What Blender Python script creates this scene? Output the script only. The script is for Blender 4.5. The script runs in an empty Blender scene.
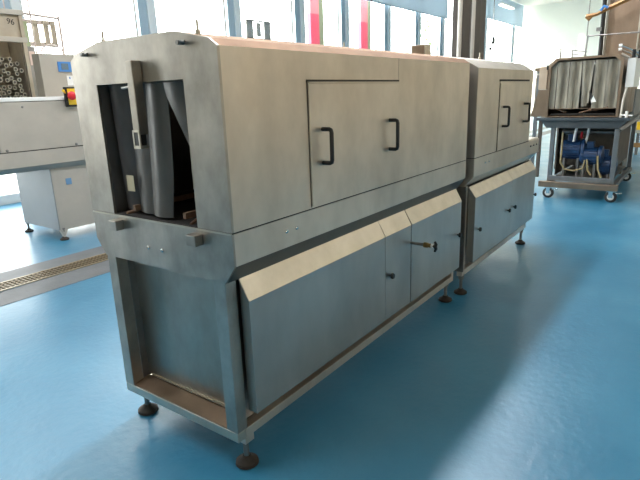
import bpy, bmesh, math, random
from mathutils import Vector, Matrix
random.seed(7)
C = bpy.context.scene.collection
sc = bpy.context.scene

# ------------------------------------------------------------------ camera
cam = bpy.data.cameras.new('camera'); co = bpy.data.objects.new('camera', cam); C.objects.link(co)
cam.sensor_width = 36; cam.lens = 525.13*36/640; cam.clip_end = 300
X = Vector((0.58427531, -0.81087019, -0.03334501))
Yc = -Vector((-0.23502387, -0.12973425, -0.96329269))
Z = -Vector((0.77677934, 0.57066501, -0.26637437))
co.matrix_world = Matrix(((X.x, Yc.x, Z.x, -1.3482), (X.y, Yc.y, Z.y, -1.4009), (X.z, Yc.z, Z.z, 1.6), (0, 0, 0, 1)))
sc.camera = co

# ------------------------------------------------------------------ light
sc.view_settings.view_transform = 'Standard'; sc.view_settings.look = 'None'
sc.view_settings.exposure = 0.45; sc.view_settings.gamma = 1
w = bpy.data.worlds.new('overcast_sky'); sc.world = w; w.use_nodes = True
bg = w.node_tree.nodes['Background']; bg.inputs[0].default_value = (1.0, 0.985, 0.96, 1); bg.inputs[1].default_value = 7.5

def area(name, loc, rot, sx, sy, power, col=(1, 1, 1), portal=False):
    l = bpy.data.lights.new(name, 'AREA'); l.shape = 'RECTANGLE'; l.size = sx; l.size_y = sy
    l.energy = power; l.color = col
    o = bpy.data.objects.new(name, l); C.objects.link(o); o.location = loc; o.rotation_euler = rot
    if portal: l.cycles.is_portal = True
    return o
area('window_portal', (13.9, 8.35, 3.05), (-math.pi/2, 0, 0), 35.3, 5.9, 1, portal=True)

sl = bpy.data.lights.new('sun', 'SUN'); sl.energy = 16; sl.angle = 0.03; sl.color = (1, .93, .8)
so = bpy.data.objects.new('sun', sl); C.objects.link(so)
so.rotation_euler = Vector((1.0, -0.27, -0.13)).to_track_quat('-Z', 'Y').to_euler()

# ------------------------------------------------------------------ materials
def mat(name, col, rough=.5, metal=0., nscale=0., namp=0., bump=0., bscale=60., col2=None, stretch=(1, 1, 1), rvar=0., emit=0., streak=None):
    m = bpy.data.materials.new(name); m.use_nodes = True; nt = m.node_tree; N = nt.nodes; L = nt.links
    b = N['Principled BSDF']; b.inputs['Base Color'].default_value = (*col, 1)
    b.inputs['Roughness'].default_value = rough; b.inputs['Metallic'].default_value = metal
    if emit:
        b.inputs['Emission Color'].default_value = (*col, 1); b.inputs['Emission Strength'].default_value = emit
    geo = N.new('ShaderNodeNewGeometry'); mp = N.new('ShaderNodeMapping'); mp.inputs['Scale'].default_value = stretch
    L.new(geo.outputs['Position'], mp.inputs['Vector'])
    if nscale:
        n = N.new('ShaderNodeTexNoise'); n.inputs['Scale'].default_value = nscale; n.inputs['Detail'].default_value = 5
        n.inputs['Roughness'].default_value = .6
        L.new(mp.outputs[0], n.inputs['Vector'])
        r = N.new('ShaderNodeMapRange'); r.inputs[1].default_value = .32; r.inputs[2].default_value = .68
        L.new(n.outputs[0], r.inputs[0])
        mx = N.new('ShaderNodeMix'); mx.data_type = 'RGBA'
        c2 = col2 or tuple(c*(1-namp) for c in col)
        mx.inputs[6].default_value = (*col, 1); mx.inputs[7].default_value = (*c2, 1)
        L.new(r.outputs[0], mx.inputs[0]); L.new(mx.outputs[2], b.inputs['Base Color'])
        if rvar:
            rr = N.new('ShaderNodeMapRange'); rr.inputs[1].default_value = .3; rr.inputs[2].default_value = .7
            rr.inputs[3].default_value = rough-rvar; rr.inputs[4].default_value = rough+rvar
            n2 = N.new('ShaderNodeTexNoise'); n2.inputs['Scale'].default_value = nscale*1.7; n2.inputs['Detail'].default_value = 6
            L.new(mp.outputs[0], n2.inputs['Vector']); L.new(n2.outputs[0], rr.inputs[0]); L.new(rr.outputs[0], b.inputs['Roughness'])
    if bump:
        n3 = N.new('ShaderNodeTexNoise'); n3.inputs['Scale'].default_value = bscale; n3.inputs['Detail'].default_value = 3
        L.new(mp.outputs[0], n3.inputs['Vector'])
        bp = N.new('ShaderNodeBump'); bp.inputs['Strength'].default_value = bump; bp.inputs['Distance'].default_value = .01
        L.new(n3.outputs[0], bp.inputs['Height']); L.new(bp.outputs[0], b.inputs['Normal'])
    return m

steel = mat('brushed_steel', (.72, .645, .565), .42, 1, 2.6, 0, .06, 8, (.50, .445, .385), (1, 1, .6), .05)
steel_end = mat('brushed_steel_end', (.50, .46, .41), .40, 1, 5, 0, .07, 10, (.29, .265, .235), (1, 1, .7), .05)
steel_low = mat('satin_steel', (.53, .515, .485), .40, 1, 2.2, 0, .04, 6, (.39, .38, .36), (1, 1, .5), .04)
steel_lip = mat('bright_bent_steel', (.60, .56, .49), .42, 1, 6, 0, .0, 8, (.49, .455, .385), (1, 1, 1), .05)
steel_dark = mat('dull_steel', (.30, .29, .28), .45, 1, 6, .3)
steel_shaded = mat('shaded_taper_steel', (.16, .16, .155), .4, .8, 6, .2)  # shade on the trough's tapered underside, put into a darker steel colour
steel_brown = mat('brown_tinted_steel', (.32, .235, .17), .42, 1, 4, .25, 0, 8, None, (1, 1, .5), .08)  # steel colour tinted brown
steel_dark_bar = mat('grey_bar_steel', (.42, .38, .33), .4, 1, 8, .3)
steel_inner = mat('brownish_inner_steel', (.46, .42, .37), .36, 1, 4, 0, .04, 6, (.33, .28, .23), (1, 1, .6), .04)
steel_roof = mat('brown_roof_steel', (.36, .215, .13), .62, .8, 5, .3)  # brown tint for the upward roof faces
hub_m = mat('zinc_hub', (.62, .62, .60), .4, .3)
table_m = mat('dark_blue_grey_steel', (.10, .115, .125), .45, .8, 5, .2)
dull_tank = mat('dull_tank_steel', (.13, .11, .09), .6, .5, 5, .4)
steel_gray = mat('grey_blue_steel', (.24, .25, .26), .45, 1, 5, .2)
steel_white = mat('pale_sheet_steel', (.47, .44, .39), .5, .4, 3, .12)
chrome = mat('chrome', (.75, .75, .74), .15, 1)
black = mat('black_plastic', (.012, .012, .012), .4)
rubber = mat('black_rubber', (.02, .02, .02), .7)
dark = mat('dark_cavity', (.02, .018, .016), .8)
gasket = mat('dark_gasket', (.015, .013, .012), .7)
footm = mat('rusty_foot', (.035, .026, .020), .75, .2, 30, .5)
curtain = mat('grey_pvc_curtain', (.055, .052, .050), .40, 0, 7, .0, .03, 12, (.09, .082, .075), (1, 1, .5), .1)
curtain_d = mat('dark_pvc_curtain', (.030, .026, .026), .42, 0, 7, .0, .03, 12, (.07, .062, .06), (1, 1, .5), .1)
curtain_clear = mat('clear_pvc_curtain', (.31, .28, .215), .4, 0, 5, .0, .05, 12, (.10, .09, .07), (3, 3, .4), .1)
brown_rail = mat('brown_rail', (.22, .13, .08), .5, .3, 12, .4)
brass = mat('brass', (.45, .30, .12), .35, 1, 20, .3)
white_pl = mat('white_plastic', (.8, .8, .78), .4)
red_pl = mat('red_plastic', (.65, .02, .03), .35)
yellow_pl = mat('yellow_plastic', (.75, .48, .02), .4)
blue_pl = mat('blue_panel', (.06, .22, .55), .4)
screen = mat('grey_screen', (.13, .19, .24), .25)
blue_paint = mat('blue_pump_paint', (.008, .045, .13), .45, 0, 12, .4)
hose_m = mat('beige_hose', (.30, .24, .12), .5)
wall_m = mat('white_wall_paint', (.72, .73, .66), .8, 0, 1.5, .04)
warm_m = mat('warm_wall_paint', (.70, .58, .43), .8, 0, 1.0, .08)
ceil_m = mat('ceiling_paint', (.70, .67, .60), .85, 0, 1.0, .05)
frame_b = mat('blue_grey_frame', (.34, .44, .53), .45)
frame_w = mat('light_grey_frame', (.66, .70, .73), .5)
blind_m = mat('pale_blue_blind', (.50, .60, .68), .7, 0, 2, .05)
def add_translucent(m, col, f):
    nt = m.node_tree; N = nt.nodes; L = nt.links
    t = N.new('ShaderNodeBsdfTranslucent'); t.inputs[0].default_value = (*col, 1)
    x = N.new('ShaderNodeMixShader'); x.inputs[0].default_value = f
    L.new(N['Principled BSDF'].outputs[0], x.inputs[1]); L.new(t.outputs[0], x.inputs[2]); L.new(x.outputs[0], N['Material Output'].inputs[0])
add_translucent(blind_m, (.62, .70, .76), .34)
concrete = mat('grey_concrete', (.13, .135, .145), .55, 0, 4, .25, .15, 30)
outside = mat('pale_paving', (.6, .6, .58), .8, 0, 2, .1)
col_m = mat('dark_brown_column', (.055, .042, .034), .5, 0, 5, .3)
col_g = mat('brown_grey_column', (.075, .062, .052), .5, 0, 5, .3)
tile_m = mat('tan_paper', (.50, .42, .28), .7)
bluetape = mat('blue_sticker', (.12, .25, .42), .5)
lamp_m = mat('lamp_tube', (1, .93, .82), .5, emit=9)
orange_m = mat('orange_steel', (.35, .19, .07), .5, .3)
leaf_m = mat('green_leaves', (.09, .19, .03), .6, 0, 3, .3)
bark_m = mat('bark', (.2, .14, .09), .8)
banner_r = mat('red_banner', (.50, .02, .06), .6)
banner_p = mat('pink_banner', (.55, .12, .14), .6)
banner_g = mat('olive_banner', (.13, .14, .07), .6)

def floor_mat():
    m = bpy.data.materials.new('blue_epoxy_floor'); m.use_nodes = True; nt = m.node_tree; N = nt.nodes; L = nt.links
    b = N['Principled BSDF']; g = N.new('ShaderNodeNewGeometry')
    n = N.new('ShaderNodeTexNoise'); n.inputs['Scale'].default_value = .9; n.inputs['Detail'].default_value = 7; n.inputs['Roughness'].default_value = .62
    L.new(g.outputs[0], n.inputs['Vector'])
    r = N.new('ShaderNodeValToRGB'); r.color_ramp.elements[0].position = .35; r.color_ramp.elements[1].position = .68
    r.color_ramp.elements[0].color = (.020, .138, .245, 1); r.color_ramp.elements[1].color = (.042, .188, .305, 1)
    L.new(n.outputs[0], r.inputs[0])
    s = N.new('ShaderNodeTexNoise'); s.inputs['Scale'].default_value = 9; s.inputs['Detail'].default_value = 3
    L.new(g.outputs[0], s.inputs['Vector'])
    sr = N.new('ShaderNodeMapRange'); sr.inputs[1].default_value = .80; sr.inputs[2].default_value = .84; L.new(s.outputs[0], sr.inputs[0])
    mx = N.new('ShaderNodeMix'); mx.data_type = 'RGBA'; mx.inputs[7].default_value = (.004, .07, .14, 1)
    L.new(r.outputs[0], b.inputs['Base Color'])
    rr = N.new('ShaderNodeMapRange'); rr.inputs[1].default_value = .35; rr.inputs[2].default_value = .65
    rr.inputs[3].default_value = .29; rr.inputs[4].default_value = .38; b.inputs['Specular IOR Level'].default_value = .55
    n2 = N.new('ShaderNodeTexNoise'); n2.inputs['Scale'].default_value = 1.7; n2.inputs['Detail'].default_value = 8
    L.new(g.outputs[0], n2.inputs['Vector']); L.new(n2.outputs[0], rr.inputs[0]); L.new(rr.outputs[0], b.inputs['Roughness'])
    n3 = N.new('ShaderNodeTexNoise'); n3.inputs['Scale'].default_value = 22; n3.inputs['Detail'].default_value = 4
    L.new(g.outputs[0], n3.inputs['Vector'])
    bp = N.new('ShaderNodeBump'); bp.inputs['Strength'].default_value = .22; bp.inputs['Distance'].default_value = .01
    L.new(n3.outputs[0], bp.inputs['Height']); L.new(bp.outputs[0], b.inputs['Normal'])
    return m
floor_m = floor_mat()

def glass_mat():
    m = bpy.data.materials.new('window_glass'); m.use_nodes = True; nt = m.node_tree; N = nt.nodes; L = nt.links
    N.remove(N['Principled BSDF']); out = N['Material Output']
    t = N.new('ShaderNodeBsdfTransparent'); t.inputs[0].default_value = (.95, .98, .98, 1)
    gl = N.new('ShaderNodeBsdfGlossy'); gl.inputs['Roughness'].default_value = .02
    mx = N.new('ShaderNodeMixShader'); mx.inputs[0].default_value = .04; L.new(t.outputs[0], mx.inputs[1]); L.new(gl.outputs[0], mx.inputs[2])
    L.new(mx.outputs[0], out.inputs[0]); return m
glass = glass_mat()

# ------------------------------------------------------------------ mesh helpers
def face(bm, vs):
    try: return bm.faces.new(vs)
    except ValueError: return None
def box(bm, x0, x1, y0, y1, z0, z1):
    v = [bm.verts.new((x, y, z)) for z in (z0, z1) for x, y in ((x0, y0), (x1, y0), (x1, y1), (x0, y1))]
    for f in ((3, 2, 1, 0), (4, 5, 6, 7), (0, 1, 5, 4), (1, 2, 6, 5), (2, 3, 7, 6), (3, 0, 4, 7)): face(bm, [v[i] for i in f])
def prism(bm, prof, axis, a0, a1):
    """closed profile extruded along an axis; profile in the two other axes, in x,y,z order"""
    def P(p, a):
        return {'x': (a, p[0], p[1]), 'y': (p[0], a, p[1]), 'z': (p[0], p[1], a)}[axis]
    A = [bm.verts.new(P(p, a0)) for p in prof]; B = [bm.verts.new(P(p, a1)) for p in prof]
    n = len(prof)
    for i in range(n): face(bm, [A[i], A[(i+1) % n], B[(i+1) % n], B[i]])
    face(bm, A[::-1]); face(bm, B)
def sheet(bm, rows, th, off=(1, 0, 0)):
    """a sheet given as rows of points, thickened along off"""
    o = Vector(off)*th
    F = [[bm.verts.new(Vector(p)) for p in r] for r in rows]; K = [[bm.verts.new(Vector(p)+o) for p in r] for r in rows]
    nr, nc = len(rows), len(rows[0])
    for i in range(nr-1):
        for j in range(nc-1):
            face(bm, [F[i][j], F[i][j+1], F[i+1][j+1], F[i+1][j]]); face(bm, [K[i][j], K[i+1][j], K[i+1][j+1], K[i][j+1]])
    for i in range(nr-1):
        for j in (0, nc-1): face(bm, [F[i][j], F[i+1][j], K[i+1][j], K[i][j]])
    for j in range(nc-1):
        for i in (0, nr-1): face(bm, [F[i][j], F[i][j+1], K[i][j+1], K[i][j]])
def tube(bm, pts, r, seg=10, closed=False):
    pts = [Vector(p) for p in pts]; n = len(pts); rings = []
    rr = r if isinstance(r, (list, tuple)) else [r]*n
    up = None
    for i, p in enumerate(pts):
        t = (pts[min(i+1, n-1)]-pts[max(i-1, 0)]).normalized()
        if up is None: up = Vector((0, 0, 1)) if abs(t.z) < .9 else Vector((1, 0, 0))
        a = t.cross(up).normalized(); up = a.cross(t).normalized()
        rings.append([bm.verts.new(p+(a*math.cos(k*2*math.pi/seg)+up*math.sin(k*2*math.pi/seg))*rr[i]) for k in range(seg)])
    for i in range(n-1):
        for k in range(seg): face(bm, [rings[i][k], rings[i][(k+1) % seg], rings[i+1][(k+1) % seg], rings[i+1][k]])
    face(bm, rings[0][::-1]); face(bm, rings[-1])
def lathe(bm, prof, c, axis='z', seg=20):
    """profile (r, h) around an axis through c"""
    rings = []
    for r, h in prof:
        ring = []
        for k in range(seg):
            a = k*2*math.pi/seg; u, v = r*math.cos(a), r*math.sin(a)
            d = {'z': (u, v, h), 'x': (h, u, v), 'y': (u, h, v)}[axis]
            ring.append(bm.verts.new((c[0]+d[0], c[1]+d[1], c[2]+d[2])))
        rings.append(ring)
    for i in range(len(rings)-1):
        for k in range(seg): face(bm, [rings[i][k], rings[i][(k+1) % seg], rings[i+1][(k+1) % seg], rings[i+1][k]])
    face(bm, rings[0][::-1]); face(bm, rings[-1])
BASE = {}
def obj(name, bm, m, parent=None, bevel=0., smooth=False, label=None, base=None):
    bmesh.ops.recalc_face_normals(bm, faces=bm.faces[:])
    if base is None:
        base = BASE[parent] if parent is not None else Vector((0, 0, 0))
    base = Vector(base)
    bmesh.ops.translate(bm, verts=bm.verts[:], vec=-base)
    me = bpy.data.meshes.new(name); bm.to_mesh(me); bm.free()
    o = bpy.data.objects.new(name, me); C.objects.link(o); me.materials.append(m); BASE[o] = base
    if smooth:
        for p in me.polygons: p.use_smooth = True
        es = o.modifiers.new('edge', 'EDGE_SPLIT'); es.split_angle = math.radians(40)
    if parent is not None: o.parent = parent
    else: o.location = base
    if bevel:
        b = o.modifiers.new('bevel', 'BEVEL'); b.width = bevel; b.segments = 2; b.limit_method = 'ANGLE'
    if label: o['label'] = label
    return o
def thing(name, label, cat, loc, group=None):
    o = bpy.data.objects.new(name, None); C.objects.link(o); o.location = loc; o.empty_display_size = .1
    o['label'] = label; o['category'] = cat; BASE[o] = Vector(loc)
    if group: o['group'] = group
    return o
def tag(o, label, cat, group=None, kind=None):
    o['label'] = label; o['category'] = cat
    if group: o['group'] = group
    if kind: o['kind'] = kind
    return o
def struct(name, bm, m, parent=None, bevel=0.):
    o = obj(name, bm, m, parent, bevel)
    if parent is None: o['kind'] = 'structure'
    return o
def B(*a):
    bm = bmesh.new(); box(bm, *a); return bm
def Bs(*boxes):
    bm = bmesh.new()
    for b in boxes: box(bm, *b)
    return bm
def T(pts, r, seg=10):
    bm = bmesh.new(); tube(bm, pts, r, seg); return bm
def Lt(prof, c, axis='z', seg=20):
    bm = bmesh.new(); lathe(bm, prof, c, axis, seg); return bm
def dup(o, parent=None, loc=None):
    c = o.copy(); C.objects.link(c)
    if parent is not None: c.parent = parent
    if loc is not None: c.location = loc
    for ch in list(o.children): dup(ch, c)
    return c

# ------------------------------------------------------------------ the hall
X0, X1, Y0, Y1, H = -9., 31.5, -9., 8.0, 6.0
struct('floor', B(X0, X1, Y0, Y1+.4, -.15, 0), floor_m)
struct('ceiling', B(X0-.2, X1+.3, Y0-.2, Y1+.5, H, H+.2), ceil_m)
struct('wall_far', B(X1, X1+.25, Y0-.2, Y1+.5, 0, H), wall_m)
struct('wall_near', B(X0-.2, X0, Y0-.2, Y1+.5, 0, H), wall_m)
struct('wall_right', B(X0, X1, Y0-.2, Y0, 0, H), warm_m)
struct('ground', B(-40, 70, Y1+.45, 60, -.3, -.12), outside)
struct('trim_1', B(-3.7, X1, Y1-.02, Y1+.3, 0, .16), frame_w)
# window wall: bays between mullions
struct('wall_left', B(X0, -3.8, Y1, Y1+.4, 0, H), warm_m)
mx = [-3.8, -1.4, .9, 3.05, 5.68, 8.12, 10.62, 12.85, 15.5, 17.85, 20.1, 25.2, 29.7, X1]
for i in range(len(mx)-1):
    a, b = mx[i], mx[i+1]
    wn = struct('window_%d' % (i+1), B(a, b, Y1+.10, Y1+.112, .16, H), glass)
    wd = .22
    struct('window_frame', B(a-wd/2, a+wd/2, Y1-.12, Y1+.25, .16, H), frame_b, wn, .006)
    struct('window_frame', B(a-wd/2-.012, a-wd/2+.03, Y1-.04, Y1, .16, H), gasket, wn)
    struct('window_frame', B(a+wd/2-.01, a+wd/2+.17, Y1-.16, Y1+.02, .16, H), frame_w, wn, .006)
# drain across the floor
struct('trim_2', Bs((X0, X1, 3.15, 3.52, 0, .002), (X0, X1, 3.78, 4.10, 0, .002)), concrete)
dr = thing('floor_drain', 'long slotted beige grating set in the grey strip of floor', 'drain', (0, 3.65, 0))
bm = bmesh.new(); box(bm, X0+.1, 12, 3.53, 3.55, 0.0, .009); box(bm, X0+.1, 12, 3.755, 3.775, 0.0, .009)
obj('edge_strip', bm, mat('drain_edge', (.36, .29, .19), .4, .6), dr)
bm = bmesh.new()
x = -1.5
while x < 5.5:
    box(bm, x, x+.016, 3.55, 3.755, 0.001, .007); x += .04
for yy in (3.60, 3.652, 3.704): box(bm, -1.5, 5.5, yy-.005, yy+.005, .001, .008)
obj('grating', bm, mat('drain_grating', (.20, .15, .085), .5, .5), dr)
obj('channel', B(X0+.1, 12, 3.55, 3.755, 0, .001), dark, dr)

# blinds
bl = thing('roller_blind', 'pale blue roller blind lowered over the windows left of the dark column', 'blind', (9.6, 7.72, H))
obj('blind_fabric', B(9.6, 20.3, 7.715, 7.722, 4.42, H-.02), blind_m, bl)
obj('bottom_bar', B(9.6, 20.3, 7.70, 7.735, 4.38, 4.42), frame_b, bl, .004)
bl = thing('roller_blind', 'short blue roller blind between the dark column and the far corner', 'blind', (20.9, 7.72, H))
obj('blind_fabric', B(20.9, 30.9, 7.715, 7.722, 4.87, H-.02), blind_m, bl)
obj('bottom_bar', B(20.9, 30.9, 7.70, 7.735, 4.83, 4.87), frame_b, bl, .004)

# ceiling lamps in rows; the row behind the camera is unseen, added for light
lamp_pos = [(22.35, 6.0)] + [(xx, -6.0) for xx in (-5, 0.5, 6, 11.5, 17)] + [(xx, 1.45) for xx in (-1.6, 1.0, 3.6, 6.2, 8.8)]
for i, (lx, ly) in enumerate(lamp_pos):
    z = 4.87 if i == 0 else 5.6
    lab = 'lit linear lamp hanging in front of the far blue blind' if i == 0 else ('unseen linear ceiling lamp added for light behind the camera side' if ly < 0 else 'linear ceiling lamp in the row above the long washer')
    t = thing('ceiling_lamp', lab, 'lamp', (lx, ly, z), None if i == 0 else ('unseen lamps added for light over the open floor' if ly < 0 else 'linear lamps above the long washer'))
    L_ = .8 if i == 0 else 1.1
    obj('lamp_body', B(lx-L_, lx+L_, ly-.09, ly+.09, z, z+.06), white_pl, t, .005)
    obj('diffuser', B(lx-L_+.03, lx+L_-.03, ly-.07, ly+.07, z-.03, z-.001), lamp_m, t)
    for dx in (-L_*.7, L_*.7): obj('suspension_wire', T([(lx+dx, ly, z+.06), (lx+dx, ly, H)], .004, 6), chrome, t)
    if i:
        a = area('lamp_light', (lx, ly, z-.05), (0, 0, 0), 2.2, .3 if ly > 0 else .6, 84 if ly > 0 else 58, (.97, .97, 1) if ly > 0 else (1, .90, .74))

# dark steel column
cl = thing('steel_column', 'dark brown column of two posts behind the long machine', 'column', (9.05, 2.5, 0))
obj('post', B(8.42, 8.78, 2.42, 2.62, 0, H), col_m, cl, .01)
obj('post', B(8.98, 9.62, 2.42, 2.62, 0, H), col_g, cl, .01)
obj('post', B(8.9, 9.15, 2.36, 2.44, 0, H), col_m, cl, .01)
obj('pipe', T([(8.84, 2.38, 0), (8.84, 2.38, H)], .035, 12), steel_white, cl, smooth=True)
obj('pipe', T([(8.36, 2.45, 0), (8.36, 2.45, H)], .04, 12), steel_white, cl, smooth=True)
obj('base_plate', B(8.3, 9.75, 2.3, 2.72, 0, .02), col_m, cl)

# pull cord with hook
pc = thing('hanging_cord', 'thin cord with a small hook hanging before the far windows', 'cord', (17.8, 5, 3.1))
obj('cord', T([(17.75, 5, H), (17.80, 5, 4.5), (17.84, 5, 3.30)], .014, 6), black, pc)
obj('hook', T([(17.84, 5, 3.32), (17.93, 5, 3.25), (17.95, 5, 3.14), (17.86, 5, 3.10), (17.80, 5, 3.16)], [.03, .05, .045, .03, .02], 8), black, pc)
obj('weight', Lt([(.01, -.06), (.05, -.04), (.05, .03), (.01, .06)], (17.62, 5, 2.93)), black, pc)
obj('cord', T([(17.78, 5, 3.2), (17.62, 5, 2.98)], .01, 6), black, pc)

# outside
def banner(x, lab):
    t = thing('banner_post', lab, 'banner', (x, 10.2, -.12), 'striped posts outside the windows')
    obj('red_board', B(x-.25, x+.25, 10.10, 10.24, -.12, 4.3), banner_r, t)
    obj('pink_board', B(x-.25, x+.25, 10.10, 10.24, 4.3, 5.6), banner_p, t)
    obj('side_board', B(x+.26, x+.55, 10.12, 10.28, -.12, 5.6), banner_g, t)
banner(14.45, 'red striped post outside, the one nearer the left of the windows')
banner(17.75, 'red striped post outside, the one nearer the dark column')
ts = thing('outdoor_sign', 'small dark board with white stripes outside the left windows', 'sign', (10.9, 9.5, -.12))
obj('board', Bs((10.35, 10.62, 9.5, 9.53, 3.22, 3.70), (10.78, 10.95, 9.5, 9.53, 3.28, 3.66), (11.1, 11.38, 9.5, 9.53, 3.22, 3.70)), mat('sign_board', (.10, .095, .09), .6), ts)
obj('frame', Bs((10.33, 11.4, 9.48, 9.5, 3.68, 3.72), (10.33, 11.4, 9.48, 9.5, 3.2, 3.24)), col_g, ts)
obj('sign_post', Bs((10.45, 10.5, 9.54, 9.58, -.12, 3.6), (11.22, 11.27, 9.54, 9.58, -.12, 3.6)), frame_w, ts)
tr = thing('tree', 'small green leafy tree outside beside the dark column', 'tree', (27.6, 12.5, -.12))
obj('trunk', T([(27.6, 12.5, -.12), (27.5, 12.5, 2.2), (27.7, 12.5, 4.4), (27.65, 12.5, 6.0)], [.12, .1, .06, .02], 8), bark_m, tr)
bm = bmesh.new(); rl = random.Random(3)
for k in range(420):
    a = rl.uniform(0, 6.28); zz = rl.uniform(2.6, 6.6); rr = (1.0 - abs(zz-4.6)/2.6)*1.0*math.sqrt(rl.random())+.05
    c = Vector((27.65+rr*math.cos(a), 12.5+rr*math.sin(a)*.8, zz)); s = rl.uniform(.09, .17)
    u = Vector((rl.uniform(-1, 1), rl.uniform(-1, 1), rl.uniform(-1, 1))).normalized(); v = u.orthogonal().normalized()
    q = [bm.verts.new(c+u*s), bm.verts.new(c+v*s*.5), bm.verts.new(c-u*s), bm.verts.new(c-v*s*.5)]; face(bm, q)
fo = obj('foliage', bm, leaf_m, tr)

# ------------------------------------------------------------------ shared pieces
def hood_profile(y0, y1, zb, za, c1=(.040, .029), c2=(.226, .066)):
    return [(y0, zb), (y1, zb), (y1, za), (y1-c1[0], za+c1[1]), (y1-c2[0], za+c2[1]),
            (y0+c2[0], za+c2[1]), (y0+c1[0], za+c1[1]), (y0, za)]
def handle(parent, x, y, z0, z1, w=.10, d=.05, r=.010):
    pts = []
    # D handle standing off the door, its bar parallel to the door edge
    yy = y-d
    pts = [(x, y, z1), (x, yy+.012, z1), (x, yy+.003, z1-.004), (x, yy, z1-.014), (x, yy, z0+.014), (x, yy+.003, z0+.004), (x, yy+.012, z0), (x, y, z0)]
    return obj('handle', T(pts, r, 10), black, parent, smooth=True, label='black handle')
def knob(parent, x, y, z):
    return obj('knob', Lt([(.006, .0), (.006, -.012), (.017, -.014), (.019, -.022), (.015, -.03), (.004, -.032)], (x, y, z), 'y', 16), black, parent, smooth=True, label='black knob')
def foot(parent, x, y, ztop, mpad=footm):
    st = obj('foot', Lt([(.013, .03), (.013, ztop-.035), (.022, ztop-.035), (.022, ztop-.01), (.026, ztop-.01), (.026, ztop+.012)], (x, y, 0), 'z', 14), steel_dark, parent, smooth=True)
    obj('foot_pad', Lt([(.048, 0), (.053, .005), (.051, .018), (.034, .028), (.022, .036), (.018, .044)], (x, y, 0), 'z', 18), mpad, st, smooth=True, label='dark rusty pad')
    return st
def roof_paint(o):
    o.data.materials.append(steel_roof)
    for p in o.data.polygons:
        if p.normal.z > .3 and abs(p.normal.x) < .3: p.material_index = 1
def bolt(parent, c, axis, r=.009, m=chrome, name='bolt', h=.010, s=-1):
    return obj(name, Lt([(r, 0), (r, s*h*.6), (r*.6, s*h), (.001, s*h)], c, axis, 10), m, parent, smooth=True)

# ------------------------------------------------------------------ machine, near section
W = .928; SE = 1.105
tm = thing('washing_tunnel', 'long stainless steel washing tunnel with hanging flaps in its open near end', 'machine', (1.2, W/2, 0))
XE = 2.395
# hood: hollow shell; end wall with opening
OP0, OP1, OPT = .190, .752, 1.672
pf = hood_profile(0, W, SE+.002, 1.776)
bm = bmesh.new()
# end wall pieces round the opening, 12 mm thick
za, zt = 1.776, 1.842
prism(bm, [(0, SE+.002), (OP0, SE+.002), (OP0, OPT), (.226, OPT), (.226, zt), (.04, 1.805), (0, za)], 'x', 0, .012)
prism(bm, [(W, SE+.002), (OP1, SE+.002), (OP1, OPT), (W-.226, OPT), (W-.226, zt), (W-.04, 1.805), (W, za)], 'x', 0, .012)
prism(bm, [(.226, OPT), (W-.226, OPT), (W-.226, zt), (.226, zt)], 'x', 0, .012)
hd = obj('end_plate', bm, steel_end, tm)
# skin
outer = [(0, SE+.002), (0, za), (.04, 1.805), (.226, zt), (W-.226, zt), (W-.04, 1.805), (W, za), (W, SE+.002)]
inner = [(.012, SE+.002), (.012, za-.006), (.045, 1.795), (.228, zt-.012), (W-.228, zt-.012), (W-.045, 1.795), (W-.012, za-.006), (W-.012, SE+.002)]
bm = bmesh.new(); prism(bm, outer+inner[::-1], 'x', .0122, XE)
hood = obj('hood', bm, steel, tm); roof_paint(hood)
bm = bmesh.new(); prism(bm, [(.013, SE+.004), (W-.013, SE+.004), (W-.013, za-.01), (.3, zt-.02), (.06, 1.79), (.013, za-.01)], 'x', XE-.014, XE-.002)
obj('end_plate', bm, steel_dark, tm)
# roof seam cap along the near top edge
obj('roof_joint', Bs((1.333, 1.336, -.0006, .004, 1.665, 1.775)), steel_dark, tm)
# opening lining
bm = bmesh.new()
box(bm, .013, .13, OP0-.006, OP0, SE, OPT); box(bm, .013, .13, OP1, OP1+.006, SE, OPT); box(bm, .013, .13, OP0, OP1, OPT, OPT+.006)
obj('opening_lining', bm, steel_dark, tm)
# side door
dr1 = obj('door', B(.504, 1.333, -.009, -.001, 1.116, 1.648), steel, tm, .0015)
obj('door_gap', Bs((.498, 1.338, -.002, .001, 1.651, 1.664), (.5015, .5035, -.0012, .001, 1.112, 1.66)), gasket, tm)
obj('drip_strip', B(.502, 1.336, -.013, -.002, 1.650, 1.655), steel, tm)
handle(dr1, .592, -.009, 1.303, 1.452); handle(dr1, 1.214, -.009, 1.303, 1.456)
# seam
obj('seam', Bs((.003, XE-.002, .0015, W-.0015, SE-.003, SE+.003)), gasket, tm)
# trough with tapered lower edge
bm = bmesh.new()
tp = [(0, SE-.004), (W, SE-.004), (W, .972), (W-.058, .893), (.058, .893), (0, .972)]
prism(bm, tp, 'x', 0, .010)
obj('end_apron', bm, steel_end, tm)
obj('apron_lip', B(-.004, .012, .004, W-.004, SE-.007, SE+.0), steel_lip, tm, label='bright bent top edge')
bm = bmesh.new()
for s in (0, 1):
    f = (lambda y: y) if s == 0 else (lambda y: W-y)
    prism(bm, [(f(0), SE-.004), (f(0), .972), (f(.010), .972), (f(.010), SE-.004)], 'x', .0102, XE)
obj('trough', bm, steel, tm)
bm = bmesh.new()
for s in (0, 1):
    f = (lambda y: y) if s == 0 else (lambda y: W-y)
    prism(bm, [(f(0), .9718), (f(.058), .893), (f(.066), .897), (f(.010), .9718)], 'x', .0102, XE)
obj('shaded_taper', bm, steel_shaded, tm, label='tapering underside with shade put into its colour')
obj('conveyor_bed', B(.02, XE-.01, .02, W-.02, 1.05, 1.075), brown_rail, tm)
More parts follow.
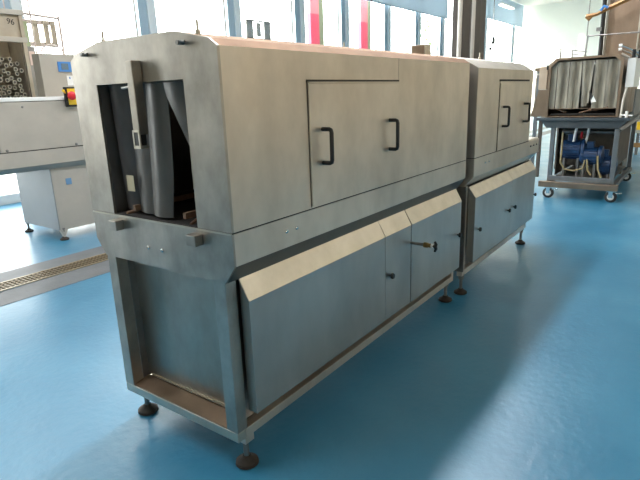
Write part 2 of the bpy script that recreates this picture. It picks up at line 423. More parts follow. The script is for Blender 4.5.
# inside: guide rails, side sheets and ridges seen through the opening
for yy in (.30, .64):
    obj('guide_rail', Bs((.03, 2.2, yy-.008, yy+.008, 1.125, 1.15)), brown_rail, tm)
    obj('guide_rail', T([(.02, yy+(.05 if yy > .5 else -.05), 1.11), (.16, yy, 1.135)], .008, 8), brown_rail, tm)
bm = bmesh.new()
for k in range(22): box(bm, .05+k*.1, .07+k*.1, .19, .76, 1.076, 1.09)
o = obj('conveyor_slats', bm, steel_brown, tm)
bm = bmesh.new()
for k in range(9): box(bm, .55, .56, .2+k*.062, .235+k*.062, 1.12, 1.69)
obj('inner_curtain', bm, rubber, tm)
# hanging flaps in the mouth
def flap(edgesL, edgesR, xo, bow, m=curtain, n=7):
    rows = []
    for (yl, z), (yr, z2), xx in zip(edgesL, edgesR, xo):
        row = []
        for j in range(n):
            t = j/(n-1); row.append((xx+bow*math.sin(math.pi*t)*(1 if bow > 0 else 1), yl+(yr-yl)*t, z+(z2-z)*t))
        rows.append(row)
    bm = bmesh.new(); sheet(bm, rows, .004); return obj('curtain_strip', bm, m, tm, smooth=True)
def interp(keys, zs):
    out = []
    for z in zs:
        for (za_, a), (zb_, b) in zip(keys, keys[1:]):
            if za_ >= z >= zb_:
                t = (za_-z)/(za_-zb_) if za_ != zb_ else 0
                out.append((a+(b-a)*t, z)); break
        else: out.append((keys[-1][1], z))
    return out
zs = [1.67-.055*k for k in range(11)]
flap(interp([(1.67, .745), (1.1, .75)], zs), interp([(1.67, .61), (1.3, .63), (1.1, .60)], zs), [.052+.002*k for k in range(11)], -.022, curtain_d)
flap(interp([(1.67, .625), (1.4, .64), (1.1, .62)], zs), interp([(1.67, .49), (1.1, .49)], zs), [.075-.002*k for k in range(11)], -.018)
flap(interp([(1.67, .505), (1.1, .505)], zs), interp([(1.67, .372), (1.5, .362), (1.3, .36), (1.1, .382)], zs), [.065-.003*k for k in range(11)], -.02)
flap(interp([(1.67, .385), (1.62, .375), (1.38, .238), (1.1, .20)], zs), interp([(1.67, .193), (1.1, .192)], zs), [.06]*11, -.012)
obj('paper_scrap', B(.028, .030, .615, .665, 1.215, 1.285), tile_m, tm)
# latch bar hanging over the mouth
lb = obj('latch_bar', B(-.046, -.002, .427, .467, 1.470, 1.752), steel_dark_bar, tm, .003)
obj('bar_clip', Bs((-.050, -.044, .425, .433, 1.425, 1.485), (-.050, -.044, .461, .469, 1.425, 1.485), (-.050, -.01, .425, .469, 1.415, 1.427), (-.050, -.044, .425, .469, 1.480, 1.488)), steel_lip, lb)
obj('bar_clip', B(-.0485, -.012, .433, .461, 1.427, 1.480), black, lb)
obj('pivot_pin', T([(-.03, .465, 1.655), (-.028, .53, 1.652)], [.005, .005], 8), steel_dark, lb)
# pins and lifting eyes
for yy, zz in ((.790, 1.797), (.170, 1.797)):
    obj('pin', T([(-.012, yy+.022, zz), (-.012, yy-.022, zz+.003)], .005, 8), steel_dark, tm)
    obj('pin', T([(0, yy, zz), (-.03, yy, zz)], .008, 8), steel_dark, tm)
for xx, yy in ((.06, .75), (.06, .155), (1.41, .40), (2.33, .36), (2.36, .30)):
    zt_ = 1.842 - max(0, .226-yy)*.2
    obj('lifting_stud', Lt([(.010, -.01), (.010, .015), (.005, .018), (.005, .05), (.001, .052)], (xx, yy, zt_), 'z', 10), steel_lip, tm, smooth=True)
# box on the roof
vb = obj('roof_vent', B(2.29, 2.385, .29, .40, 1.84, 1.920), steel, tm, .002)
obj('vent_opening', B(2.2855, 2.29, .30, .39, 1.85, 1.912), steel_brown, vb)
# clips on the apron
for yy in (.690, .165):
    obj('clip', B(-.042, 0, yy, yy+.055, 1.040, 1.085), steel_end, tm, .003)
for yy in (.524, .429): bolt(tm, (0, yy, .978), 'x')
for xx in (.316, .385): bolt(tm, (xx, 0, 1.044), 'y')
# frame of the lower part
fm = steel_end
for yy in (.064, W-.064-.066):
    obj('frame_post', B(0.002, .062, yy, yy+.066, .205, .895), fm, tm, .002)
for yy in (.064, W-.064-.05): obj('frame_post', B(XE-.045, XE-.003, yy, yy+.05, .205, .895), steel, tm, .002)
obj('bottom_rail', B(.002, .05, .064, W-.064, .160, .204), steel_lip, tm, .002)
for yy in (.064, W-.064-.05): obj('bottom_rail', B(.052, XE-.005, yy, yy+.05, .160, .204), steel, tm, .002)
obj('bottom_rail', B(XE-.05, XE-.006, .116, W-.116, .160, .204), steel, tm, .002)
bm = bmesh.new(); prism(bm, [(.004, .205), (.094, .222), (.094, .226), (.004, .209)], 'y', .131, W-.131)
obj('sill_plate', bm, steel_brown, tm, label='brown sill plate')  # plate takes the brown tinted steel
obj('inner_panel', B(.098, .104, .125, W-.125, .235, .892), steel_inner, tm)
obj('side_jamb', B(.0625, .098, W-.132, W-.128, .21, .892), steel_dark, tm)
obj('side_jamb', B(.0625, .098, .128, .132, .21, .892), steel_dark, tm)
obj('bright_gap_strip', B(.090, .0975, .14, .76, .232, .240), steel_lip, tm, label='bright strip standing in for the lit gap at the bottom edge')  # pale strip added to draw the bright gap between sill and panel
obj('slot', B(.090, .0975, .70, .79, .865, .885), gasket, tm)
obj('side_lining', Bs((.10, XE-.05, .11, .115, .21, .89), (.10, XE-.05, W-.115, W-.11, .21, .89)), steel_dark, tm)
# lower side panels
def lower_panel(parent, x0, x1, y, ztop=.803, zl=.889, dy=.050, zb=.285, m=steel_low, name='panel'):
    bm = bmesh.new(); prism(bm, [(y, zb), (y, ztop), (y+dy, zl), (y+dy, zb)], 'x', x0, x1)
    o = obj(name, bm, m, parent, .0015)
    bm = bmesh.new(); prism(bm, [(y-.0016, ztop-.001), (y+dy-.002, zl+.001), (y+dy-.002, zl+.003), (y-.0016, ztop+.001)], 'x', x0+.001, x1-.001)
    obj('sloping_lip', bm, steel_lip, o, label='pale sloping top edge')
    return o
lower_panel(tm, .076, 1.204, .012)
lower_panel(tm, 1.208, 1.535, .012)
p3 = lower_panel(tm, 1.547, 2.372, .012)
bm = bmesh.new(); prism(bm, [(.016, .285), (.016, .80), (.060, .882), (.062, .285)], 'x', 1.5352, 1.5468); obj('panel_gap', bm, gasket, tm)
knob(tm, 1.258, .012, .556); knob(tm, 2.31, .012, .558)
# drain cock
vx, vz = 1.535, .688
vl = obj('drain_valve', T([(vx, .03, vz), (vx, -.10, vz)], .009, 12), steel_dark, tm, smooth=True)
obj('brass_fitting', Lt([(.012, 0), (.017, -.003), (.017, -.028), (.013, -.03), (.013, -.05)], (vx, -.075, vz), 'y', 12), brass, vl, smooth=True)
obj('white_ring', Lt([(.014, 0), (.014, -.010)], (vx, -.126, vz), 'y', 12), white_pl, vl)
obj('valve_handle', T([(vx-.005, -.150, vz+.030), (vx, -.156, vz+.014), (vx, -.148, vz), (vx, -.156, vz-.016), (vx, -.148, vz-.034)], [.007, .010, .016, .010, .007], 8), black, vl, smooth=True)
for x_, y_ in ((.075, .097), (.085, W-.097), (2.345, .105), (2.335, W-.105), (1.2, W-.1)): foot(tm, x_, y_, .16)
for x_ in (.72, 1.25, 1.62, 1.80): obj('drain_stub', T([(x_, .30, .16), (x_, .30, .09)], .012, 8), steel, tm)
obj('base_tray', B(.11, XE-.06, .12, W-.12, .165, .19), steel_dark, tm)
obj('foot_bracket', Bs((.045, .10, .066, .11, .125, .16)), steel, tm, .002)

# ------------------------------------------------------------------ machine, far section
YO = -.026; W2 = W+.052; XS, XH, XT = 2.50, 3.965, 4.345
t2 = thing('washing_tunnel', 'shorter stainless steel tunnel section standing at the far end of the long washer', 'machine', (3.3, W/2, 0))
p2 = [(YO, SE+.002), (YO, 1.748), (YO+.115, 1.815), (YO+.25, 1.842), (W-.224, 1.842), (W-.089, 1.815), (W+.026, 1.748), (W+.026, SE+.002)]
bm = bmesh.new(); prism(bm, p2[::-1], 'x', XS, XH); obj('hood', bm, steel, t2, .0015)
d2 = obj('door', B(3.0, 3.84, YO-.008, YO-.001, 1.114, 1.640), steel, t2, .0015)
obj('door_gap', Bs((2.98, 3.84, YO-.002, YO+.001, 1.655, 1.670), (2.992, 2.998, YO-.002, YO+.001, 1.11, 1.66)), gasket, t2)
handle(d2, 3.09, YO-.008, 1.303, 1.456); handle(d2, 3.69, YO-.008, 1.306, 1.462)
obj('seam', B(XS+.003, XH, YO+.0015, W2+YO-.0015, SE-.003, SE+.003), gasket, t2)
bm = bmesh.new()
prism(bm, [(YO, SE-.004), (YO, .965), (YO+.075, .885), (W2+YO-.075, .885), (W2+YO, .965), (W2+YO, SE-.004)], 'x', XS, XT)
obj('trough', bm, steel, t2, .0015)
for x_ in (2.725, 2.815): bolt(t2, (x_, YO, 1.05), 'y')
for x_ in (4.03, 4.14, 4.25): bolt(t2, (x_, YO, 1.05), 'y', m=steel_dark)
obj('outlet_lip', B(XH+.01, XT-.01, YO+.01, W2+YO-.01, SE-.003, SE+.006), steel_lip, t2)
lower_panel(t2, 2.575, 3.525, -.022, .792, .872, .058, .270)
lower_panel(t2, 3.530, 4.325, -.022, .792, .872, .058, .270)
for x_, z_ in ((2.655, .528), (3.425, .530), (3.60, .530), (4.30, .530)): knob(t2, x_, -.022, z_)
obj('end_panel', B(XS+.004, XS+.012, .03, W-.03, .2, .885), steel_dark, t2)
obj('end_panel', B(XT-.07, XT-.062, .04, W-.04, .2, .885), steel_low, t2)
for yy in (.038, W-.08):
    for x_ in (XS+.014, XT-.06): obj('frame_post', B(x_, x_+.045, yy, yy+.045, .205, .884), steel, t2, .002)
    obj('bottom_rail', B(XS+.01, XT-.02, yy, yy+.045, .160, .204), steel, t2, .002)
obj('side_lining', Bs((XS+.07, XT-.08, .084, .09, .205, .884), (XS+.07, XT-.08, W-.09, W-.084, .205, .884)), steel_dark, t2)
for x_, y_ in ((2.555, .062), (4.24, .06), (2.555, W-.062), (4.24, W-.062)): foot(t2, x_, y_, .16)
for x_, y_ in ((2.62, .40), (2.58, .33), (3.2, .22)):
    obj('lifting_stud', Lt([(.010, -.01), (.010, .015), (.005, .018), (.005, .05), (.001, .052)], (x_, y_, 1.842), 'z', 10), steel_lip, t2, smooth=True)

# ------------------------------------------------------------------ machine at the left
YL = 4.70; DL = .95
lm = thing('conveyor_machine', 'pale stainless machine on a box leg beyond the floor drain', 'machine', (1.0, 5.2, 0))
bm = bmesh.new(); prism(bm, [(YL, 1.110), (YL+DL, 1.110), (YL+DL, 1.63), (YL+DL-.06, 1.665), (YL+.06, 1.665), (YL, 1.63)], 'x', 1.245, 3.6)
prism(bm, [(YL, 1.110), (YL+DL, 1.110), (YL+DL, 1.63), (YL+DL-.06, 1.665), (YL+.06, 1.665), (YL, 1.63)], 'x', -1.2, 1.235)
obj('hood', bm, steel_white, lm, .002)
obj('seam', Bs((-1.19, 3.59, YL+.002, YL+DL-.002, 1.1, 1.112)), gasket, lm)
obj('top_rail', B(-1.2, 3.6, YL-.005, YL+.055, 1.640, 1.682), white_pl, lm, .004)
bm = bmesh.new(); prism(bm, [(YL-.01, 1.100), (YL-.01, .935), (YL+.05, .872), (YL+DL-.05, .872), (YL+DL, .935), (YL+DL, 1.100)], 'x', -1.2, 3.6)
obj('trough', bm, steel_white, lm)
obj('leg_box', B(1.77, 3.2, YL+.06, YL+DL-.02, .125, .871), steel_white, lm, .003)
obj('shaded_leg_side', B(1.762, 1.769, YL+.065, YL+DL-.025, .13, .865), mat('shaded_leg_steel', (.20, .215, .23), .5, .3, 2, .1), lm)  # shade on this side of the leg put into a darker grey
obj('sticker', B(1.93, 2.0, YL+.056, YL+.0595, .66, .735), bluetape, lm)
for x_ in (1.31, 2.1): bolt(lm, (x_, YL, 1.13), 'y', .016, steel_dark)
bolt(lm, (1.55, YL, 1.58), 'y', .012, steel_dark)
bm = bmesh.new()
prism(bm, [(1.765, .125), (1.86, .125), (1.82, .04), (1.80, .04)], 'y', YL+.06, YL+.09)
obj('leg_bracket', bm, steel_white, lm)
foot(lm, 1.81, YL+.08, .14); foot(lm, 1.80, YL+DL-.02, .14)
foot(lm, 3.1, YL+.1, .14); foot(lm, 3.1, YL+DL-.1, .14)
obj('leg_box', B(-1.1, -.4, YL+.06, YL+DL-.02, .125, .871), steel_white, lm, .003)
foot(lm, -1.0, YL+.1, .14); foot(lm, -1.0, YL+DL-.1, .14)
# emergency stop
es = thing('emergency_stop', 'red emergency stop button in a yellow and black case', 'switch', (2.09, YL-.03, 1.67))
obj('case', B(2.035, 2.165, YL-.045, YL-.007, 1.562, 1.785), black, es, .004)
obj('yellow_plate', B(2.06, 2.155, YL-.052, YL-.046, 1.585, 1.765), yellow_pl, es, .002)
obj('button', Lt([(.018, 0), (.018, -.04), (.048, -.05), (.05, -.07), (.035, -.082), (.002, -.086)], (2.07, YL-.052, 1.685), 'y', 18), red_pl, es, smooth=True, label='red mushroom button')
obj('release_key', T([(2.02, YL-.07, 1.72), (1.985, YL-.10, 1.745)], [.01, .016], 8), yellow_pl, es)
# control cabinet on the machine
cb = thing('control_cabinet', 'pale control cabinet with a blue framed display', 'cabinet', (2.45, 5.35, 1.665))
obj('body', B(2.11, 2.95, 5.25, 5.42, 1.668, 2.195), steel_white, cb, .004)
dp = obj('display', B(2.325, 2.515, 5.238, 5.249, 1.985, 2.105), blue_pl, cb, .002)
obj('screen', B(2.365, 2.455, 5.234, 5.2375, 2.010, 2.085), screen, dp)
obj('label_plate', Bs((2.42, 2.60, 5.246, 5.2495, 1.82, 1.94)), white_pl, cb)
obj('label_mark', Bs((2.45, 2.465, 5.243, 5.2455, 1.90, 1.925)), blue_pl, cb)
# tower with the tube ends
tw = thing('steel_tower', 'tall stained steel housing marked 96 behind the pale machine', 'housing', (1.4, 6.1, 0))
TY = 5.76
m_t = mat('beige_steel', (.46, .40, .32), .5, .6, 5, .2)
obj('side_wall', B(2.235, 2.34, TY, TY+.8, 1.45, 2.32), steel_dark, tw, .003)
obj('side_wall', B(.3, .36, TY, TY+.8, 1.45, 2.70), m_t, tw)
obj('side_wall', B(2.19, 2.21, TY+.045, TY+.74, 1.64, 2.70), m_t, tw)
obj('back_wall', B(.36, 2.19, TY+.75, TY+.8, 1.45, 2.70), m_t, tw)
up = obj('upper_panel', B(.36, 2.185, TY+.005, TY+.04, 2.42, 2.68), m_t, tw)
obj('cross_beam', B(.36, 2.25, TY-.036, TY+.04, 2.36, 2.42), steel_white, tw, .003)
obj('cross_beam', B(.36, 2.25, TY-.036, TY+.04, 2.68, 2.74), steel_white, tw, .003)
obj('corner_post', B(2.187, 2.233, TY-.03, TY+.004, 1.45, 2.738), m_t, tw, .003)
obj('shelf', B(.36, 2.185, TY, TY+.7, 1.58, 1.62), m_t, tw)
obj('inspection_plate', B(2.25, 2.32, TY-.012, TY-.002, 2.09, 2.26), mat('pinkish_plate', (.62, .48, .42), .5), tw, .003)
obj('inner_panel', B(.4, 2.185, TY+.36, TY+.38, 1.62, 2.68), m_t, tw)
for x_ in (.33, 2.28):
    for y_ in (TY+.05, TY+.75): obj('leg', B(x_-.025, x_+.025, y_-.025, y_+.025, 0, 1.45), steel_dark, tw)
cu = bpy.data.curves.new('number', 'FONT'); cu.body = '96'; cu.size = .095; cu.extrude = .001
to = bpy.data.objects.new('number_tmp', cu); C.objects.link(to); bpy.context.view_layer.update()
me = bpy.data.meshes.new_from_object(to.evaluated_get(bpy.context.evaluated_depsgraph_get()))
bpy.data.objects.remove(to); no = bpy.data.objects.new('number', me); C.objects.link(no); me.materials.clear(); me.materials.append(gasket)
no.parent = tw; no.location = Vector((2.045, TY+.002, 2.575))-BASE[tw]; no.rotation_euler = (math.pi/2, .12, 0)
# tube ends stacked in the bay
rt = random.Random(11)
proto = None; spots = []
for k in range(900):
    px, pz = rt.uniform(1.70, 2.14), rt.uniform(1.675, 2.19)
    if pz > 1.68+.52*(1-abs(px-1.9)*.5): continue
    if all((px-a)**2+(pz-b)**2 > .056**2 for a, b in spots): spots.append((px, pz))
for i, (px, pz) in enumerate(spots[:60]):
    if proto is None:
        bm = bmesh.new()
        seg = 12; R = [(.026, 0), (.026, .22), (.018, .22), (.018, 0)]
        rings = [[bm.verts.new((r*math.cos(a*6.2832/seg), h, r*math.sin(a*6.2832/seg))) for a in range(seg)] for r, h in R]
        for q in range(4):
            for a in range(seg): face(bm, [rings[q][a], rings[q][(a+1) % seg], rings[(q+1) % 4][(a+1) % seg], rings[(q+1) % 4][a]])
        proto = obj('steel_tube', bm, steel_lip, None, smooth=True)
        tag(proto, 'short steel tube end in the heap inside the steel housing marked 96', 'tube', 'tube ends heaped in the steel housing')
        o = proto
        plug = obj('tube_core', Lt([(.0175, .008), (.0175, .2)], (0, 0, 0), 'y', 12), dark, proto)
    else: o = dup(proto)
    o.location = (px, TY+.02+rt.uniform(0, .06), pz); o.rotation_euler = (rt.uniform(0, .03), 0, rt.uniform(-.015, .015))
# barred frame behind
rk = thing('barred_frame', 'light steel frame with upright slats standing before the left windows', 'frame', (2.5, 6.3, 0))
def fr(z): return z
m_p = mat('pale_pink_steel', (.55, .46, .42), .5, .3)
obj('upright', T([(3.03, 6.3, 0), (3.03, 6.3, 2.80)], .017, 8), m_p, rk)
obj('upright', T([(2.40, 6.62, 0), (2.40, 6.62, 2.86)], .017, 8), m_p, rk)
obj('upright', T([(2.62, 6.25, 0), (2.60, 6.25, 3.7)], .011, 8), m_p, rk)
obj('upright', T([(2.46, 6.62, 0), (2.46, 6.62, 3.7)], .009, 8), m_p, rk)
obj('top_bar', T([(2.40, 6.3, 2.80), (3.03, 6.3, 2.77)], .017, 8), m_p, rk)
obj('lower_bar', B(2.56, 3.06, 6.5, 6.53, 2.40, 2.46), m_p, rk)
obj('upper_bar', B(2.56, 3.06, 6.5, 6.53, 2.70, 2.755), m_p, rk)
for a in (2.735, 2.885, 2.99): obj('slat', B(a, a+.07, 6.47, 6.50, 2.40, 2.75), m_t, rk)
obj('slat', B(2.60, 2.655, 6.47, 6.50, 2.38, 2.72), mat('green_slat', (.34, .40, .24), .5), rk)
ho = tag(obj('bent_hose', T([(2.37+.15*math.cos(a*math.pi/12), 5.4, 2.195+.12*math.sin(a*math.pi/12)) for a in range(0, 13)], .010, 8), m_p, smooth=True),
         'thin hose looped over the top of the pale control cabinet', 'hose')

# ------------------------------------------------------------------ wheeled machine at the right
m_box = mat('tan_box_steel', (.52, .41, .31), .5, .6, 5, .15)
cm = thing('crate_washer', 'crate washer with clear strip curtain on a wheeled steel frame', 'machine', (8.0, .05, 0))
hx = 7.02
def hpf(o=0): return [(.560-o, 1.17+o), (.560-o, 1.90-o), (.47-o, 1.985-o), (-.30+o, 1.995-o), (-.385+o, 1.93-o), (-.385+o, 1.17+o)]
bm = bmesh.new(); prism(bm, hpf()+[hpf()[0]]+[hpf(.05)[0]]+hpf(.05)[::-1][:-1]+[hpf(.05)[0]], 'x', hx, hx+.06); bm.free()
def ring_prism(bm, P, Q, x0, x1):
    n = len(P); v = {}
    for nm, PP in (('P', P), ('Q', Q)):
        for xi, x_ in ((0, x0), (1, x1)): v[nm, xi] = [bm.verts.new((x_, p[0], p[1])) for p in PP]
    for i in range(n):
        j = (i+1) % n
        face(bm, [v['P', 0][i], v['P', 0][j], v['P', 1][j], v['P', 1][i]]); face(bm, [v['Q', 0][i], v['Q', 1][i], v['Q', 1][j], v['Q', 0][j]])
        face(bm, [v['P', 0][i], v['Q', 0][i], v['Q', 0][j], v['P', 0][j]]); face(bm, [v['P', 1][i], v['P', 1][j], v['Q', 1][j], v['Q', 1][i]])
hq = hpf(.032); hq[0] = (.528, 1.171); hq[5] = (-.353, 1.171)
bm = bmesh.new(); ring_prism(bm, hpf(), hq, hx, hx+.05); obj('mouth_frame', bm, steel_brown, cm)
bm = bmesh.new(); ring_prism(bm, hpf(.004), hpf(.016), hx+.0505, 9.0); obj('hood', bm, steel_brown, cm)
obj('back_plate', B(8.95, 8.96, -.36, .53, 1.2, 1.94), steel_dark, cm)
obj('cross_plate', B(hx+.02, hx+.04, -.32, .50, 1.285, 1.292), steel_brown, cm)
obj('inner_deck', B(hx+.06, 8.9, -.33, .50, 1.20, 1.22), dark, cm)
for s in range(11):
    y1_ = .525-s*.0795; wv = .076
    rows = []
    lean = {5: -.03, 6: .035}.get(s, rt.uniform(-.004, .004)); zb = {5: 1.32, 6: 1.36}.get(s, 1.29)
    for k in range(6):
        z_ = 1.935-(1.935-zb)*k/5
        rows.append([(hx+.03+.012*math.sin(math.pi*j/4)*(-1 if s % 2 else 1)+.01*(s % 2), y1_-wv*j/4+lean*k/5, z_) for j in range(5)])
    bm = bmesh.new(); sheet(bm, rows, .003); obj('curtain_strip', bm, curtain_clear, cm, smooth=True)
bm = bmesh.new()
sheet(bm, [[(hx+.01, .02, 1.56), (hx+.01, -.01, 1.50)], [(hx-.005, -.03, 1.40), (hx-.005, -.055, 1.46)]], .003)
obj('torn_strip', bm, black, cm)
bm = bmesh.new(); sheet(bm, [[(hx+.0, -.02, 1.42), (hx+.0, -.05, 1.47)], [(hx-.01, -.04, 1.37), (hx-.01, -.10, 1.38)]], .003)
obj('torn_strip', bm, white_pl, cm)
for a, b_ in (((hx+.1, .1, 1.235), (hx+.03, -.25, 1.30)), ((hx+.1, .3, 1.23), (hx+.05, .42, 1.29)), ((hx+.08, .12, 1.225), (hx+.03, -.05, 1.28))):
    obj('guide_bar', T([a, b_], .012, 8), brown_rail, cm)
# box and gusset at its left
obj('side_box', B(hx+.1, hx+.5, .595, .71, 1.564, 1.885), m_box, cm, .004)
obj('box_switch', B(hx+.085, hx+.1, .575, .61, 1.84, 1.90), black, cm)
bm = bmesh.new(); prism(bm, [(.562, 1.172), (.80, 1.172), (.70, 1.562), (.562, 1.562)], 'x', hx+.1, hx+.16); obj('gusset', bm, steel_brown, cm)
obj('grab_rail', T([(hx+.3, .70, 1.80), (hx+.3, .79, 1.78), (hx+.3, .80, 1.70), (hx+.3, .80, 1.30)], .012, 8), steel_white, cm, smooth=True)
# table and frame
obj('table', B(6.93, 9.1, -.545, .66, 1.125, 1.165), table_m, cm, .003)
bm = bmesh.new(); prism(bm, [(.60, 1.124), (.52, 1.02), (-.42, 1.02), (-.50, 1.124)], 'x', 6.97, 9.0); obj('drip_tray', bm, table_m, cm)
for x_ in (7.0, 8.95):
    for y_ in (.43, -.40): obj('frame_leg', B(x_, x_+.055, y_-.03, y_+.03, .24, 1.02), steel_gray, cm, .004)
obj('frame_leg', B(7.3, 7.355, .66, .71, .24, 1.12), dull_tank, cm, .004)
obj('frame_leg', B(8.3, 8.355, .60, .65, .24, 1.12), dull_tank, cm, .004)
obj('frame_rail', B(6.88, 6.98, -.50, .55, .165, .245), steel_brown, cm, .004)
obj('frame_rail', B(6.99, 7.06, -.40, .43, .25, .32), steel_gray, cm, .004)
for y_ in (.45, -.42): obj('frame_rail', B(7.06, 9.0, y_-.03, y_+.03, .18, .24), steel_gray, cm, .004)
obj('frame_rail', B(8.95, 9.0, -.39, .42, .18, .24), steel_gray, cm, .004)
bm = bmesh.new(); tube(bm, [(7.03, -.41, .99), (8.3, -.60, 1.16)], .04, 4); obj('brace', bm, steel_gray, cm)
# casters
def caster(x_, y_, zt_=.165):
    r = .078
    pl = obj('caster', B(x_-.05, x_+.05, y_-.05, y_+.05, zt_-.012, zt_), chrome, cm)
    obj('fork', Bs((x_-.030, x_-.024, y_-.025, y_+.03, r-.01, zt_-.012), (x_+.024, x_+.030, y_-.025, y_+.03, r-.01, zt_-.012)), chrome, pl, .002)
    obj('wheel', Lt([(r-.012, -.02), (r, -.014), (r, .014), (r-.012, .02)], (x_, y_, r), 'x', 28), rubber, pl, smooth=True, label='black rubber tyre')
    obj('hub', Lt([(.044, -.0215), (.044, .0215)], (x_, y_, r), 'x', 24), hub_m, pl, smooth=True)
    obj('brake_pedal', B(x_-.02, x_+.02, y_-.13, y_-.05, .128, .136), chrome, pl, .002)
caster(6.93, .41); caster(6.93, -.42); caster(8.95, -.38); caster(8.95, .42)
# lower enclosure behind the pumps and the pumps
obj('tank', B(7.65, 8.9, -.36, .40, .40, 1.0), dull_tank, cm, .01)
obj('side_panel', B(7.5, 8.94, .455, .465, .26, 1.0), dull_tank, cm)
obj('shelf_pipe', T([(7.5, -.36, .93), (7.5, .40, .93)], .03, 10), steel_dark, cm, smooth=True)
obj('lower_tray', B(7.08, 8.9, -.36, .40, .25, .265), steel_dark, cm)
def pump(x_, y_, z_, L_, r):
    bm = bmesh.new(); lathe(bm, [(r*.8, 0), (r, .01), (r, L_), (r*.8, L_+.02), (r*.35, L_+.03)], (x_, y_, z_), 'y', 24)
    for k in range(18):
        a = k*math.pi/9; c, s = math.cos(a), math.sin(a)
        tube(bm, [(x_+c*r*1.04, y_+.02, z_+s*r*1.04), (x_+c*r*1.04, y_+L_-.02, z_+s*r*1.04)], .006, 4)
    p = obj('pump', bm, blue_paint, cm, smooth=True, label='blue painted pump')
    obj('terminal_box', B(x_-.05, x_+.05, y_+L_*.3, y_+L_*.75, z_+r*.95, z_+r*1.75), blue_paint, p, .006)
    obj('volute', Lt([(.02, 0), (r*1.25, -.005), (r*1.25, -.05), (r*.6, -.07)], (x_, y_, z_), 'y', 24), blue_paint, p, smooth=True)
    for q in (y_+.02, y_+L_-.05): obj('pump_foot', B(x_-.06, x_+.06, q, q+.03, .266, z_-r*.8), steel_dark, p)
pump(7.35, .08, .68, .26, .13); pump(7.3, -.16, .60, .22, .12); pump(7.4, -.33, .46, .17, .13)
for pts in ([(7.2, .33, .95), (7.2, .33, .5), (7.2, .27, .4), (7.2, .15, .38), (7.2, .02, .42), (7.2, 0, .55)],
            [(7.15, -.17, .62), (7.15, -.19, .42), (7.15, -.24, .31)], [(7.18, -.03, .56), (7.18, -.05, .40), (7.18, -.10, .33)]):
    obj('hose', T(pts, .013, 8), hose_m, cm, smooth=True)
obj('pipe', T([(7.3, .17, 1.0), (7.3, .20, .72)], .018, 10), white_pl, cm, smooth=True)
obj('pipe', T([(7.3, .0, 1.0), (7.3, .03, .78)], .018, 10), white_pl, cm, smooth=True)
obj('valve_wheel', Lt([(.05, 0), (.05, -.02)], (7.3, .10, .90), 'y', 16), red_pl, cm)
# control box and cylinders at its right
obj('control_box', B(hx+.06, hx+.7, -.52, -.42, 1.56, 1.935), white_pl, cm, .004)
obj('lower_shield', B(hx+.3, hx+1.0, -.54, -.52, 1.17, 1.53), steel_gray, cm)
obj('curved_pipe', T([(hx-.02, -.42, 1.15), (hx-.02, -.43, 1.4), (hx+.02, -.45, 1.56)], .016, 8), steel_white, cm, smooth=True)
obj('valve_post', T([(hx-.03, -.49, 1.165), (hx-.03, -.49, 1.25)], .018, 10), white_pl, cm)
obj('valve_post', T([(hx-.03, -.42, 1.2), (hx-.03, -.56, 1.19)], .010, 8), white_pl, cm)
for k, (ya, za_) in enumerate(((-.31, 2.105), (-.31, 2.055))):
    ap = obj('air_cylinder', T([(hx+.1, ya, za_), (hx+.1, ya-.10, za_-.045), (hx+.1, ya-.25, za_-.12)], [.009, .009, .016], 8), chrome, cm, smooth=True)
    obj('end_cap', Lt([(.02, -.02), (.02, .02)], (hx+.1, ya, za_), 'y', 10), white_pl, ap)
    obj('valve_block', Bs((hx+.07, hx+.13, ya-.19, ya-.15, za_-.13, za_-.06)), black, ap, .006)
    obj('valve_block', Bs((hx+.07, hx+.13, ya-.27, ya-.22, za_-.13, za_-.07)), black, ap, .006)
obj('bracket_arm', T([(hx+.05, -.34, 2.0), (hx+.05, -.44, 1.94)], .014, 6), steel_white, cm)

# ------------------------------------------------------------------ behind the wheeled machine
dk = thing('elevator_shaft', 'tall brown steel casing rising behind the crate washer', 'casing', (9.9, .1, 0))
obj('casing', B(9.75, 10.4, -.22, .28, 0, 5.2), steel_brown, dk, .006)
obj('edge_angle', Bs((9.742, 9.76, .27, .29, 0, 5.2), (9.742, 9.76, -.23, -.21, 0, 5.2)), steel_lip, dk)
bpz = tag(obj('standpipe', T([(9.4, .31, 0), (9.4, .29, 2.2), (9.4, .305, 3.6), (9.4, .305, 5.0)], .035, 10), black, smooth=True), 'black vertical pipe beside the brown casing', 'pipe')
tag(obj('standpipe', T([(9.5, .25, 0), (9.5, .25, 5.0)], .022, 10), steel_white, smooth=True), 'pale thin pipe between black pipe and brown casing', 'pipe')
obj('pipe_clamp', B(9.35, 9.45, .30, .38, 2.50, 2.56), steel_dark, bpz)
ob = thing('roof_beam', 'rusty orange beam end crossing over the black pipe', 'beam', (9.2, .4, 2.8))
obj('beam', T([(9.2, .53, 2.735), (9.2, .36, 2.76), (9.2, .22, 2.83), (9.2, -.3, 3.02)], [.04, .028, .035, .035], 4), orange_m, ob)
obj('beam_tip', T([(9.2, .53, 2.74), (9.2, .48, 2.69), (9.2, .44, 2.73)], [.03, .035, .02], 4), orange_m, ob)
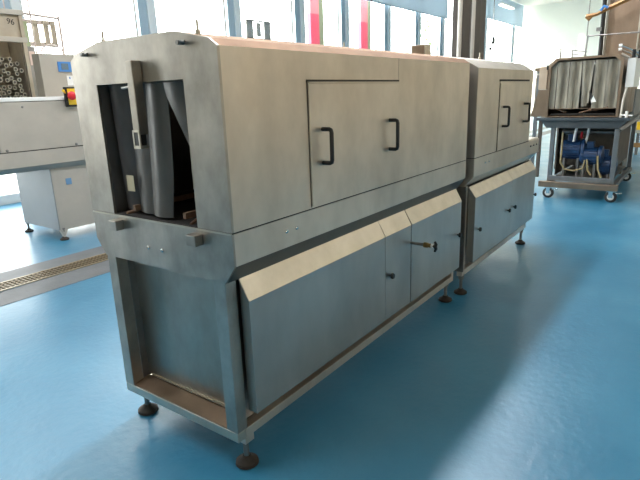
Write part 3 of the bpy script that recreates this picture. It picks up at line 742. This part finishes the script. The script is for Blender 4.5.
obj('beam_hanger', T([(9.2, -.1, 2.95), (9.2, -.1, H)], .012, 6), steel_dark, ob)
obj('blue_hose', T([(9.15, .31, 2.80), (9.15, .26, 2.87), (9.15, .20, 2.84)], .022, 8), blue_pl, ob)
pr_ = thing('platform', 'railed steel platform behind the crate washer', 'platform', (9.8, .2, 0))
obj('deck', Bs((9.15, 9.34, -.75, 1.3, 1.88, 1.94), (9.34, 9.72, .36, 1.3, 1.88, 1.94), (9.34, 9.72, -.75, .20, 1.88, 1.94), (9.72, 11.5, .31, 1.3, 1.88, 1.94)), steel_brown, pr_)
for x_, y_ in ((9.25, 1.25), (9.25, -.7), (11.4, 1.25), (11.4, -.7)): obj('platform_leg', B(x_-.03, x_+.03, y_-.03, y_+.03, 0, 1.88), steel_gray, pr_)
def rail(pts, r=.014): obj('railing', T(pts, r, 6), steel_dark, pr_)
rail([(9.2, .50, 1.94), (9.2, .475, 2.42)]); rail([(9.2, .475, 2.42), (9.2, -.36, 2.415)]); rail([(9.2, -.36, 2.415), (9.2, -.33, 1.94)])
rail([(9.2, .49, 2.42), (9.2, .495, 5.9)], .009)
rail([(9.5, .96, 1.94), (9.5, .96, 2.26)]); rail([(9.5, 1.05, 2.275), (9.5, .52, 2.18)], .011); rail([(9.5, 1.05, 2.20), (9.5, .52, 2.12)], .009); rail([(9.5, .76, 1.94), (9.5, .76, 2.22)], .011)
rc = thing('grey_cabinet', 'low grey cabinet with a yellow warning sticker at the right edge', 'cabinet', (13.2, -1.0, 0))
obj('body', B(12.9, 13.6, -2.6, -.02, .50, 1.10), steel_white, rc, .01)
obj('warning_sticker', B(12.885, 12.898, -.27, -.08, .58, .76), yellow_pl, rc, .003)
obj('sticker_mark', Bs((12.88, 12.884, -.185, -.165, .63, .71)), black, rc)
for y_ in (-.12, -1.2, -2.5): obj('leg', B(12.95, 13.0, y_-.03, y_+.03, 0, .50), steel_dark, rc)
obj('lower_beam', B(12.92, 12.97, -2.55, -.05, .18, .28), orange_m, rc)
